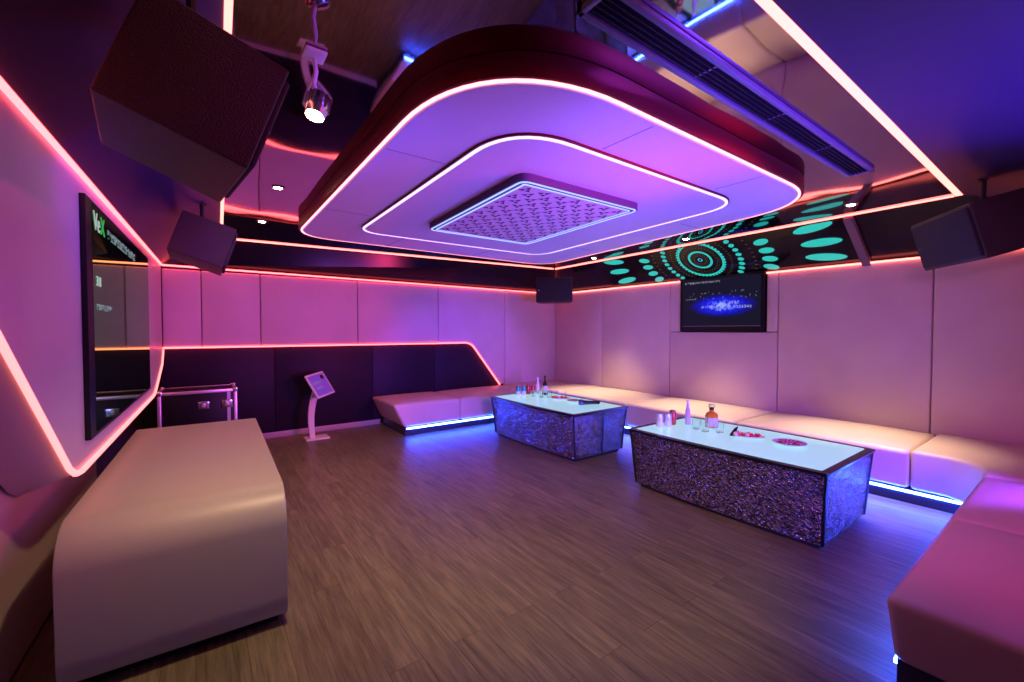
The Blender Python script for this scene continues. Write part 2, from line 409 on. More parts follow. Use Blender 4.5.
# lower left wall panels under the surround
for y0, y1, l in ((-.6, 1.75, 'low brown wall panel at the left edge under the screen surround'), (1.76, 4.0, 'low wall panel behind the taupe console')):
    padpoly('wall_panel', [(lx(y0) - .205, y0, .02), (lx(y1) - .205, y1, .02), (lx(y1) - .205, y1, 1.9), (lx(y0) - .205, y0, 1.9)], (1, 0, 0), .03, WALLPAD, l, 'wall panel', 'low left wall panels')

# ------------------------------------------------------------------ LED strips
def strip(name, path, n, w_, th, m_, label, group='pink light strips', closed=False):
    o = B().ribbon(path, n, w_, th, closed).build(name, m_, smooth=0)
    return tag(o, label, 'light strip', group)
strip('light_strip', [(-.335, 6.262, 2.135), (5.60, 6.262, 2.10)], (0, -1, 0), .018, .02, LED_PINK, 'pink light strip along the top of the back wall panels')
strip('light_strip', [(5.60, 6.24, 2.095), (5.60, 3.57, 2.095)], (-1, 0, 0), .020, .02, LED_SALMON, 'pink light strip on top of the right wall, corner to small television')
strip('light_strip', [(5.60, 2.40, 2.095), (5.60, -.65, 2.09)], (-1, 0, 0), .020, .02, LED_SALMON, 'salmon light strip on top of the right wall, right of the small television')
def arc(p, a_, c_, r_, seg=8):
    p, a_, c_ = Vector(p), Vector(a_), Vector(c_); A = p + (a_ - p).normalized() * r_; C_ = p + (c_ - p).normalized() * r_
    return [A * (1 - t_ / seg) ** 2 + p * 2 * (t_ / seg) * (1 - t_ / seg) + C_ * (t_ / seg) ** 2 for t_ in range(seg + 1)]
K0, K1, K2 = (-.345, 6.275, 1.195), (3.705, 6.275, 1.185), (4.30, 6.275, .43)
strip('light_strip', [K0] + arc(K1, K0, K2, .12) + [K2], (0, -1, 0), .018, .022, LED_PINK, 'pink light strip across the middle of the back wall, dropping to the bench')
zc = CZ - .012
strip('light_strip', [(lt(.72), .72, zc), (lt(6.2), 6.2, zc)], (0, 0, 1), .025, .010, LED_LEFT, 'bright ceiling light strip running along the left side')
strip('light_strip', [(.222, 6.20, zc), (5.19, 5.80, zc)], (0, 0, 1), .020, .010, LED_SALMON, 'thin ceiling light strip along the back edge')
strip('light_strip', [(5.19, 5.80, zc), (rt_(.72), .72, zc)], (0, 0, 1), .022, .010, LED_SALMON, 'thin ceiling light strip above the glowing circle screen')
strip('light_strip', [(rt_(.69), .69, zc), (lt(.69), .665, zc)], (0, 0, 1), .042, .010, LED_LEFT, 'wide bright ceiling light strip beside the long air vent')

# ------------------------------------------------------------------ left screen surround
def LP(y, z, off=0): return Vector((lx(y) + off, y, z))
outer = [(-.4, 2.115), (6.22, 2.135), (6.22, 1.18), (5.95, 1.10), (5.45, .80), (2.55, .775), (2.44, .84), (1.86, 1.345), (-.4, 3.32 - 0.0)]
outer = [(-.4, 2.115), (6.22, 2.135), (6.22, 1.18)] + [(p[0], p[1]) for p in [(6.19, 1.12), (6.08, 1.02), (5.5, .82), (5.38, .785), (5.2, .775)]] + [(2.66, .772), (2.56, .785), (2.47, .83), (1.86, 1.345), (.95, 2.115 - .0001)]
outer = outer[1:]  # starts at the far top corner and closes along the top edge
sur = thing('screen_surround', 'large pale angular wall panel edged with pink light around the big left screen', 'wall panel', (lx(3), 3, 0))
def loc3(o, pts):
    inv = Vector(o.location); return [Vector(p) - inv for p in pts]
b_ = B(); front = [LP(y, z) for y, z in outer]; back = [LP(y, z, -.165) for y, z in outer]
cy_, cz_ = 3.6, 1.5
back = [LP(y + (.06 if y > cy_ else .04) * 0, z - (.06 if z < 1.6 and y < 5 else 0), -.165) for y, z in outer]
n_o = len(front)
b_.add(loc3(sur, front + back), [tuple(range(n_o)), tuple(range(2 * n_o - 1, n_o - 1, -1))] + [(i, (i + 1) % n_o, n_o + (i + 1) % n_o, n_o + i) for i in range(n_o)])
b_.build('panel', SURROUND, sur, bevel=.006, smooth=25)
ins = .0
path = [LP(y, z, .002) for y, z in outer]
B().ribbon(loc3(sur, [LP(.95, 2.112, .001)] + [LP(6.20, 2.132, .001)]), (1, -.0275, 0), .019, .014).build('upper_light_strip', LED_PINK, sur, smooth=0)['label'] = 'upper pink light strip'
B().ribbon(loc3(sur, [LP(y, z, .001) for y, z in outer[1:]]), (1, -.0275, 0), .019, .014).build('lower_light_strip', LED_LOW, sur, smooth=0)['label'] = 'lower pink light strip'

# ------------------------------------------------------------------ big left television
tv = thing('television', 'large black wall television on the pale left panel, reflecting the room', 'television', (lx(3.9), 3.9, .87), 0)
TX = .022
P4 = [(2.76, .885), (4.90, .885), (4.90, 2.03), (2.76, 2.03)]
B().prism(loc3(tv, [LP(y, z, .001) for y, z in P4]), (0, 0, 0), (TX, -.0275 * TX, 0)).build('casing', BLACK, tv, bevel=.004)
S4 = [(2.86, .905), (4.885, .905), (4.885, 2.015), (2.86, 2.015)]
B().prism(loc3(tv, [LP(y, z, TX) for y, z in S4]), (0, 0, 0), (.003, 0, 0)).build('screen', TVGLASS, tv, smooth=0)
Mx = frame(LP(2.895, 1.895, TX + .0045) - Vector(tv.location), (.0275, 1, 0), (0, 0, 1))
text('Ve', .13, Mx, 'screen_text', TXT_W, tv)
text('X', .13, frame(LP(3.05, 1.895, TX + .0045) - Vector(tv.location), (.0275, 1, 0), (0, 0, 1)), 'screen_text', TXT_G, tv)
text('318', .07, frame(LP(2.92, 1.62, TX + .0045) - Vector(tv.location), (.0275, 1, 0), (0, 0, 1)), 'screen_text', TXT_W, tv)
rr = random.Random(3)
def scribble(name, p0, xv, yv, n, size, m_, parent, nrm):
    """a row of tiny unreadable glyph strokes"""
    b2 = B(); x = 0; xv = Vector(xv).normalized(); yv = Vector(yv).normalized(); nv = Vector(nrm)
    for k in range(n):
        wd = size * rr.uniform(.45, .8)
        for q in range(3):
            a_ = rr.uniform(0, .8); hh = rr.uniform(.15, 1 - a_)
            o_ = Vector(p0) + xv * (x + wd * q / 3) + yv * size * a_
            b2.prism([o_, o_ + xv * wd * .2, o_ + xv * wd * .2 + yv * size * hh, o_ + yv * size * hh], (0, 0, 0), nv * .0008)
        for q in (0, .85):
            if rr.random() < .6:
                o_ = Vector(p0) + xv * x + yv * size * q
                b2.prism([o_, o_ + xv * wd * .85, o_ + xv * wd * .85 + yv * size * .13, o_ + yv * size * .13], (0, 0, 0), nv * .0008)
        x += size * .95
    return b2.build(name, m_, parent, smooth=0)
TXT_D = led('screen_text_dim', (.45, .5, .7), .5)
scribble('small_screen_text', LP(3.22, 1.90, TX + .0045) - Vector(tv.location), (.0275, 1, 0), (0, 0, 1), 20, .05, TXT_D, tv, (1, 0, 0))
scribble('small_screen_text', LP(2.92, 1.50, TX + .0045) - Vector(tv.location), (.0275, 1, 0), (0, 0, 1), 13, .03, TXT_D, tv, (1, 0, 0))

# ------------------------------------------------------------------ taupe console (waterfall front)
con = thing('media_console', 'large taupe waterfall console with rounded edge standing under the left screen', 'console', (-.04, 3.2, 0), -.0285)
prof = []
y0, y1, zt = -.965, 1.06, .65
def fil(cx, cz, r_, a0, a1, n=10): return [(cx + r_ * cos(a0 + (a1 - a0) * k / n), cz + r_ * sin(a0 + (a1 - a0) * k / n)) for k in range(n + 1)]
prof = fil(y0 + .17, zt - .17, .17, pi, pi / 2, 14) + [(y1 - .02, zt), (y1, zt - .02), (y1, .04)] + [(y0 + .06, .04)] + [(y0 + .03, .055), (y0 + .008, .10), (y0, .16)]
B().prism([(-.385, y, z) for y, z in prof], (0, 0, 0), (.77, 0, 0)).build('body', CONSOLE, con, bevel=.004, smooth=20)
B().box(-.36, .35, y0 + .09, y1 - .03, 0, .04).build('plinth', BLACK, con)

# ------------------------------------------------------------------ bench modules
def bench(label, group, poly, loc, ledpaths, rect=None, slant=None, plinth=None, zt=.42):
    t_ = thing('bench_seat', label, 'bench', (*loc, 0), 0, group)
    L = Vector((*loc, 0))
    if rect:
        x0, x1, y0_, y1_ = rect; r_ = .035; G2 = .002
        b2 = B().rbox(((x0 + x1) / 2, (y0_ + y1_) / 2, .265), ((x1 - x0) / 2 - G2, (y1_ - y0_) / 2 - G2, .155), r_, dome=.036)
        if slant:
            amt, xa = slant
            for i, p in enumerate(b2.v):
                k = max(0, min(1, (.42 - p[2]) / .33)); u = 1 - max(0, min(1, (p[0] - x0) / xa))
                b2.v[i] = (p[0] + amt * k * u, p[1], p[2])
        b2.v = [(p[0] - L.x, p[1] - L.y, p[2]) for p in b2.v]
        b2.build('upholstered_seat', LEATHER, t_, smooth=50)
    else:
        b2 = B().prism([(x - L.x, y - L.y, .11) for x, y in poly], (0, 0, 0), (0, 0, .322))
        b2.build('upholstered_seat', LEATHER, t_, bevel=.034, seg=4, smooth=50)
    if plinth:
        pb = B()
        for x0, x1, y0_, y1_ in plinth: pb.box(x0 - L.x, x1 - L.x, y0_ - L.y, y1_ - L.y, 0, .112)
        pb.build('plinth', PLINTH, t_)
    for pa in ledpaths:
        n = pa[2]; B().ribbon([(pa[0][0] - L.x, pa[0][1] - L.y, .094), (pa[1][0] - L.x, pa[1][1] - L.y, .094)], n, .018, .010).build('light_strip', LED_BLUE, t_, smooth=0)['label'] = 'glowing blue light strip under the seat'
    return t_
XF, YF, YC = 4.61, 5.36, .45
IN = .008
gb, gr, gf = 'bench modules of the back wall', 'bench modules of the right wall', 'bench modules of the front couch'
bench('leftmost back wall bench module with a slanting end, beside the dark wall', gb, None, (2.5, 5.8), [((2.19, YF + IN), (3.0, YF + IN), (0, -1, 0))], rect=(2.01, 3.0, YF, 6.27), slant=(.16, .9), plinth=[(2.17, 3.0, YF + IN, 6.2)])
bench('second back wall bench module, partly behind the far glowing table', gb, None, (3.7, 5.8), [((3.0, YF + IN), (4.41, YF + IN), (0, -1, 0))], rect=(3.0, 4.41, YF, 6.25), plinth=[(3.0, 4.41, YF + IN, 6.2)])
bench('corner bench module below the corner speaker', gb, [(4.413, 6.25), (4.413, YF), (XF, YF), (XF, 5.058), (5.595, 5.058), (5.595, 6.25)], (5.0, 5.7), [((4.41, YF + IN), (XF + IN, YF + IN), (0, -1, 0)), ((XF + IN, YF + IN), (XF + IN, 5.055), (-1, 0, 0))], plinth=[(4.41, 5.5, YF + IN, 6.2), (XF + IN, 5.5, 5.055, YF + IN)])
bench('right wall bench module behind the far glowing table', gr, None, (5.0, 4.4), [((XF + IN, 5.055), (XF + IN, 3.73), (-1, 0, 0))], rect=(XF, 5.595, 3.73, 5.055), plinth=[(XF + IN, 5.5, 3.73, 5.055)])
bench('right wall bench module below the small wall television', gr, None, (5.0, 3.0), [((XF + IN, 3.73), (XF + IN, 2.27), (-1, 0, 0))], rect=(XF, 5.595, 2.27, 3.73), plinth=[(XF + IN, 5.5, 2.27, 3.73)])
bench('right wall bench module behind the near glowing table', gr, None, (5.0, 1.6), [((XF + IN, 2.27), (XF + IN, .93), (-1, 0, 0))], rect=(XF, 5.595, SY, 2.27), plinth=[(XF + IN, 5.5, SY, 2.27)])
fil_ = [(XF - .16 + .16 * sin(a_), YC + .16 - .16 * cos(a_)) for a_ in [pi / 2 * k / 8 for k in range(9)]]
corner = [(5.595, SY - .003), (XF, SY - .003), (XF, .66)] + [(XF - .05, .55), (XF - .12, .485)] + [(XF - .22, YC), (4.25, YC), (4.25, -.55), (5.595, -.55)]
bench('corner bench module at the right edge under the right speaker', gf, corner, (5.0, .2), [((XF + IN, .93), (XF + IN, .5), (-1, 0, 0)), ((4.25, YC - IN), (XF, YC - IN), (0, 1, 0))], plinth=[(XF + IN, 5.5, .36, SY), (4.25, XF + IN, -.5, YC - IN)])
bench('middle seat of the front couch, pink-lit, next to the corner module', gf, None, (3.7, 0), [((4.25, YC - IN), (3.17, YC - IN), (0, 1, 0))], rect=(3.17, 4.25, -.55, YC), plinth=[(3.17, 4.25, -.5, YC - IN)])
bench('nearest seat of the front couch at the bottom right, with a dark slanting end', gf, None, (2.6, 0), [((3.17, YC - IN), (2.20, YC - IN), (0, 1, 0))], rect=(2.02, 3.17, -.55, YC), slant=(.16, .9), plinth=[(2.20, 3.17, -.5, YC - IN)])

# ------------------------------------------------------------------ glowing tables
def table(x0, x1, y0_, y1_, label, seam=False):
    cx, cy = (x0 + x1) / 2, (y0_ + y1_) / 2; t_ = thing('coffee_table', label, 'table', (cx, cy, 0), 0, 'glowing coffee tables')
    hx, hy = (x1 - x0) / 2, (y1_ - y0_) / 2
    def ring(hx_, hy_, bow, n=10, rc=.03):
        pts = []
        for k in range(n + 1): s_ = -1 + 2 * k / n; pts.append((hx_ + bow * (1 - s_ * s_), hy_ * s_ * .985))
        pts.append((hx_ * .975, hy_))
        pts.append((-hx_ * .975, hy_))
        for k in range(n + 1): s_ = 1 - 2 * k / n; pts.append((-hx_ - bow * (1 - s_ * s_), hy_ * s_ * .985))
        pts.append((-hx_ * .975, -hy_)); pts.append((hx_ * .975, -hy_))
        return pts
    def loft(rings, name, m_, sm=30, bev=0):
        b2 = B(); n = len(rings[0][0]); vs_ = []; fs = []
        for pts, z in rings: vs_ += [(x, y, z) for x, y in pts]
        for j in range(len(rings) - 1):
            for i in range(n): fs.append((j * n + i, j * n + (i + 1) % n, (j + 1) * n + (i + 1) % n, (j + 1) * n + i))
        fs.append(tuple(range(n - 1, -1, -1))); fs.append(tuple((len(rings) - 1) * n + i for i in range(n)))
        b2.add(vs_, fs); return b2.build(name, m_, t_, smooth=sm, bevel=bev)
    loft([(ring(hx - .09, hy - .07, .02), 0), (ring(hx - .08, hy - .06, .02), .035)], 'plinth', PLINTH)
    loft([(ring(hx - .06, hy - .045, .03), .035), (ring(hx - .015, hy - .015, .03), .50)], 'body', CRINKLE)
    loft([(ring(hx, hy, .03), .50), (ring(hx + .004, hy + .004, .03), .518)], 'rim', DARKMETAL)
    loft([(ring(hx - .045, hy - .05, .02), .512), (ring(hx - .045, hy - .05, .02), .5205)], 'glowing_top', TABLEGLOW, 0)
    for sx in (-1, 1):
        for sy in (-1, 1):
            B().tube([(sx * (hx - .062), sy * (hy - .045), .036), (sx * (hx - .016), sy * (hy - .016), .50)], .010, 8).build('corner_trim', DARKMETAL, t_)
    if seam:
        B().prism([(.02, -hy + .040, .036), (.045, -hy + .040, .036), (.045, -hy + .010, .50), (.02, -hy + .010, .50)], (0, 0, 0), (0, -.007, 0)).build('door_joint', DARKMETAL, t_)
    return t_
table(3.09, 4.02, .955, 2.47, 'near glowing coffee table with crinkled metallic sides, fruit and whisky on top')
table(3.11, 3.98, 3.18, 4.76, 'far glowing coffee table with crinkled metallic sides, microphones and beer bottle on top', True)

# ------------------------------------------------------------------ ceiling cloud
cl = thing('ceiling_canopy', 'rounded square ceiling canopy with three rings of light and a perforated centre panel', 'ceiling canopy', (2.4, 3.1, CZ))
def L3(pts, o=cl): v_ = Vector(o.location); return [Vector(p) - v_ for p in pts]
ZD = 2.40
q1 = [(.77, 1.235, ZD), (3.90, 1.235, ZD), (4.36, 5.07, ZD), (.80, 5.03, ZD)]
o1 = roundquad(q1, [.75, .65, .5, .45], 14)
B().prism(L3(o1), (0, 0, 0), (0, 0, .099)).build('edge_band', DISCSIDE, cl, bevel=.004)
def inset(path, d):
    P = [Vector(p) for p in path]; N = len(P); out = []
    for i, p in enumerate(P):
        d1 = (P[(i + 1) % N] - P[i - 1]).normalized(); out.append(p + Vector((-d1.y, d1.x, 0)) * d)
    return out
o1i = inset(o1, .045)
B().prism(L3(o1i), (0, 0, -.008), (0, 0, .012)).build('outer_board', DISC, cl, smooth=0)
B().ribbon(L3(inset(o1, .028)), (0, 0, 1), .017, -.007, True).build('outer_light_ring', LED_DISC, cl, smooth=0)['label'] = 'pinkish white outer light ring'
ZM = 2.378
q2 = [(1.25, 1.70, ZM), (3.47, 1.70, ZM), (3.70, 4.44, ZM), (1.31, 4.44, ZM)]
k2 = (ZM - 1.4) / 1.0
q2 = [(x * k2, y * k2, z) for x, y, z in q2]
o2 = roundquad(q2, [.38, .30, .28, .25], 10)
B().prism(L3(inset(o2, -.02)), (0, 0, 0), (0, 0, .02)).build('middle_tier_edge', DISCSIDE, cl)
B().prism(L3(inset(o2, .018)), (0, 0, -.004), (0, 0, .006)).build('middle_board', DISC, cl, smooth=0)
B().ribbon(L3(o2), (0, 0, 1), .022, -.005, True).build('middle_light_ring', LED_WHITE, cl, smooth=0)['label'] = 'lavender white middle light ring'
ZI = 2.325
ki = (ZI - 1.4)
q3 = [(1.755 * ki, 2.285 * ki, ZI), (2.98 * ki, 2.285 * ki, ZI), (3.10 * ki, 3.955 * ki, ZI), (1.86 * ki, 3.955 * ki, ZI)]
o3 = roundquad(q3, .07, 6)
EDGE = mat('mauve_panel_edge', (.055, .035, .10), .5)
B().prism(L3(inset(o3, -.012)), (0, 0, 0), (0, 0, .052)).build('centre_panel_edge', EDGE, cl)
B().ribbon(L3(inset(o3, .006)), (0, 0, 1), .013, -.005, True).build('inner_light_ring', LED_ICE, cl, smooth=0)['label'] = 'ice blue inner light ring'
B().ribbon(L3(inset(o3, .050)), (0, 0, 1), .011, -.005, True).build('inner_light_ring', LED_ICE, cl, smooth=0)['label'] = 'second ice blue inner light ring'
pp = B().prism(L3(inset(o3, .06)), (0, 0, -.003), (0, 0, .004)).build('perforated_panel', DISC, cl, smooth=0)
hb = B(); Q = [Vector(p) for p in q3]
NX = 13; NY = 17
for i in range(NX):
    for j in range(NY):
        if (i + j) % 2: continue
        u, v_ = (i + .5) / NX, (j + .5) / NY
        u = .07 + u * .86; v_ = .055 + v_ * .89
        c_ = (Q[0] * (1 - u) + Q[1] * u) * (1 - v_) + (Q[3] * (1 - u) + Q[2] * u) * v_
        c_.z = ZI - .0034
        for s_ in (0, 2.1, 4.2):
            a_ = s_ + .5 + (i % 3) * .3; m_ = c_ + Vector((cos(a_), sin(a_), 0)) * .027
            tri = [m_ + Vector((cos(a_ + q_), sin(a_ + q_), 0)) * r_ for q_, r_ in ((0, .025), (2.2, .022), (-2.2, .022))]
            hb.prism(L3(tri), (0, 0, 0), (0, 0, -.0015))
hb.build('perforations', PERF, pp, smooth=0)
sm = B()
for x in (1.80, 2.95):
    sm.box(x - .002 - 2.4, x + .002 - 2.4, 1.30 - 3.1, 1.66 * k2 - 3.1, ZD - .0092 - CZ, ZD - .0078 - CZ); sm.box(x - .002 - 2.4, x + .002 - 2.4, 4.47 * k2 - 3.1, 4.95 - 3.1, ZD - .0092 - CZ, ZD - .0078 - CZ)
for y in (2.32, 3.75):
    sm.box(.84 - 2.4, 1.22 * k2 - 2.4, y - .002 - 3.1, y + .002 - 3.1, ZD - .0092 - CZ, ZD - .0078 - CZ); sm.box(3.72 * k2 - 2.4, 3.98 - 2.4, y - .002 - 3.1, y + .002 - 3.1, ZD - .0092 - CZ, ZD - .0078 - CZ)
sm.build('board_joints', SEAM, cl, smooth=0)

# ------------------------------------------------------------------ long air vent
av = thing('air_vent', 'long slotted air conditioning vent in the mirrored ceiling', 'vent', (2.39, 1.0, CZ), 0)
vx, vy = 1.33, .078
fb = B()
fb.box(-vx, vx, -vy, -vy + .024, -.022, -.001).box(-vx, vx, vy - .024, vy, -.022, -.001).box(-vx, -vx + .02, -vy, vy, -.022, -.001).box(vx - .02, vx, -vy, vy, -.022, -.001)
fb.build('frame', GREY, av, bevel=.002)
B().box(-vx + .02, vx - .02, -vy + .024, vy - .024, -.006, -.001).build('duct_opening', BLACK, av)
for k in range(4):
    y = -.032 + k * .0213
    B().box(-vx + .02, vx - .02, y - .0015, y + .0015, -.020, -.004).build('slat', BLACK, av)
for k in range(3):
    x = -.65 + k * .65; B().box(x - .006, x + .006, -.047, .047, -.014, -.004).build('slat_brace', GREY, av)

# ------------------------------------------------------------------ glowing circle screen on the right soffit
def SP(y, t_, off=0):
    a_ = Vector((5.64, y, 2.10)); c_ = Vector((rt_(y), y, CZ)); p = a_.lerp(c_, t_); return p + Vector((-.52, 0, -.85)) .normalized() * off
sc = thing('led_screen', 'long black screen with glowing cyan circle pattern on the soffit above the small television', 'screen', SP(3.1, .5))
LS = lambda p: Vector(p) - Vector(sc.location)
def quadp(name, y0_, y1_, t0, t1, off, th, m_, n=48):
    b2 = B(); vs_ = []; fs = []
    for k in range(n + 1):
        y = y0_ + (y1_ - y0_) * k / n
        for (tt, of) in ((t0, off), (t1, off), (t1, off + th), (t0, off + th)): vs_.append(LS(SP(y, tt, of)))
    for k in range(n):
        for q in range(4): fs.append((k * 4 + q, k * 4 + (q + 1) % 4, k * 4 + 4 + (q + 1) % 4, k * 4 + 4 + q))
    fs += [(0, 1, 2, 3), tuple(n * 4 + q for q in range(4))]
    return b2.add(vs_, fs).build(name, m_, sc, smooth=0)
quadp('display_panel', 1.47, 4.80, .02, .975, .001, .008, SCREENBLACK)
quadp('end_frame', 1.40, 1.47, .01, .985, .001, .05, mat('purple_grey_frame', (.18, .10, .15), .4))
SL = .66
def blob(b2, y, t_, ry, rt2, ang=0, n=16, mi=0):
    vs_ = []
    for k in range(n):
        a_ = 2 * pi * k / n; u = ry * cos(a_); v_ = rt2 * sin(a_)
        yy = y + u * cos(ang) - v_ * sin(ang); tt = t_ + (u * sin(ang) + v_ * cos(ang)) / SL
        tt = max(.03, min(.965, tt)); yy = max(1.48, min(4.79, yy))
        vs_.append(LS(SP(yy, tt, .0140)))
    b2.add(vs_, [tuple(range(n))], mi)
CY, CT = 3.10, .575
def annulus(r0, r1, m_, n=72, name='glowing_ring'):
    b2 = B()
    for k in range(n):
        a0, a1 = 2 * pi * k / n, 2 * pi * (k + 1) / n; ps = []
        ts = []
        for r_, a_ in ((r0, a0), (r1, a0), (r1, a1), (r0, a1)):
            tt = CT + r_ * sin(a_) / SL; ts.append(tt); ps.append(LS(SP(CY + r_ * cos(a_), min(.965, max(.03, tt)), .0142)))
        if all(x > .965 or x < .03 for x in ts): continue
        b2.add(ps, [(0, 1, 2, 3)])
    return b2.build(name, m_, sc, smooth=0, fix=False)
annulus(.128, .158, CYAN); annulus(.02, .030, CYANB); annulus(.274, .294, CYAN, 60)
GOLD = led('dim_gold_dots', (.25, .22, .08), .4)
def dots(r_, n, ry, rt2, m_, name='glowing_dots', a_off=0, single=False):
    b2 = B()
    for k in range(n):
        a_ = 2 * pi * k / n + a_off; tt = CT + r_ * sin(a_) / SL; yy = CY + r_ * cos(a_)
        if tt < .04 or tt > .96 or yy < 1.6 or yy > 4.7: continue
        blob(b2, yy, tt, ry, rt2, a_)
        if single: b2.build('glowing_oval', m_, sc, smooth=0, fix=False); b2 = B()
    if single: return
    return b2.build(name, m_, sc, smooth=0, fix=False)
dots(.30, 40, .020, .020, CYAN)
dots(.215, 36, .006, .006, GOLD); dots(.075, 20, .006, .006, GOLD); dots(.10, 24, .005, .005, GOLD); dots(.39, 60, .012, .004, GOLD); dots(.24, 48, .004, .004, GOLD)
dots(.50, 40, .036, .028, CYAN, single=True)
dots(.66, 60, .014, .005, GOLD)
dots(.82, 38, .085, .045, CYAN, single=True)
dots(1.36, 40, .19, .055, CYAN, single=True)

# ------------------------------------------------------------------ small wall television
tv2 = thing('television', 'small black wall television showing a blue concert crowd on the right wall', 'television', (5.6, 2.98, 1.39))
def T2(p): return Vector(p) - Vector(tv2.location)
ty0, ty1, tz0, tz1 = 2.415, 3.545, 1.385, 2.125
B().box(-.03, .05, ty0 - 2.98, ty1 - 2.98, tz0 - 1.39, tz1 - 1.39).build('casing', BLACK, tv2, bevel=.006)
SCR = mat('concert_picture', (.004, .004, .008), .25, spec=.15)
t, b = nt(SCR)
tc = node(t, 'ShaderNodeTexCoord'); mp = node(t, 'ShaderNodeMapping'); t.links.new(tc.outputs['Object'], mp.inputs[0])
mp.inputs['Location'].default_value = (0, .14, -.70); mp.inputs['Scale'].default_value = (0, 2.1, 6.2)
mp.inputs['Location'].default_value = (0, .04 * 2.1, -.335 * 6.2)
gr_ = node(t, 'ShaderNodeTexGradient', gradient_type='SPHERICAL'); t.links.new(mp.outputs[0], gr_.inputs[0])
nz = noise(t, coords(t), 22, 4, .7)
mm = node(t, 'ShaderNodeMath', operation='MULTIPLY'); t.links.new(gr_.outputs[1], mm.inputs[0]); t.links.new(nz.outputs[0], mm.inputs[1])
rb = ramp(t, mm.outputs[0], [(.02, (.006, .008, .02)), (.12, (.004, .006, .30)), (.30, (.01, .02, 1.0)), (.52, (.4, .5, 1.0))])
t.links.new(rb.outputs[0], b.inputs['Emission Color']); b.inputs['Emission Strength'].default_value = .9
B().box(-.033, -.029, ty0 + .04 - 2.98, ty1 - .045 - 2.98, tz0 + .075 - 1.39, tz1 - .035 - 1.39).build('screen', SCR, tv2, smooth=0)
B().box(-.0325, -.029, ty0 + .04 - 2.98, ty1 - .045 - 2.98, tz0 + .066 - 1.39, tz0 + .070 - 1.39).build('bezel_line', ALU, tv2, smooth=0)
xs_ = -.034
scribble('screen_text', T2((5.6 + xs_, 3.47, 2.035)), (0, -1, 0), (0, 0, 1), 5, .026, TXT_W, tv2, (-1, 0, 0))
scribble('screen_text', T2((5.6 + xs_, 3.35, 2.037)), (0, -1, 0), (0, 0, 1), 18, .023, TXT_W, tv2, (-1, 0, 0))
scribble('screen_text', T2((5.6 + xs_, 3.45, 1.815)), (0, -1, 0), (0, 0, 1), 10, .016, TXT_D, tv2, (-1, 0, 0))
scribble('screen_text', T2((5.6 + xs_, 3.22, 1.70)), (0, -1, 0), (0, 0, 1), 6, .028, TXT_W, tv2, (-1, 0, 0))
scribble('screen_text', T2((5.6 + xs_, 2.84, 1.74)), (0, -1, 0), (0, 0, 1), 4, .036, TXT_W, tv2, (-1, 0, 0))
scribble('screen_text', T2((5.6 + xs_, 2.78, 1.685)), (0, -1, 0), (0, 0, 1), 7, .034, TXT_W, tv2, (-1, 0, 0))
scribble('screen_text', T2((5.6 + xs_, 3.02, 1.655)), (0, -1, 0), (0, 0, 1), 4, .020, TXT_W, tv2, (-1, 0, 0))
cf = B(); r3 = random.Random(5)
for k in range(26):
    y = r3.uniform(2.50, 3.40); z = 1.86 + .10 * r3.random() - .05; a_ = r3.uniform(0, pi); l = r3.uniform(.005, .015)
    p = T2((5.6 + xs_, y, z)); dv = Vector((0, cos(a_), sin(a_))) * l; pv = Vector((0, -sin(a_), cos(a_))) * .0022
    cf.prism([p - dv - pv, p + dv - pv, p + dv + pv, p - dv + pv], (0, 0, 0), (-.0006, 0, 0))
cf.build('bright_streaks', TXT_D, tv2, smooth=0)

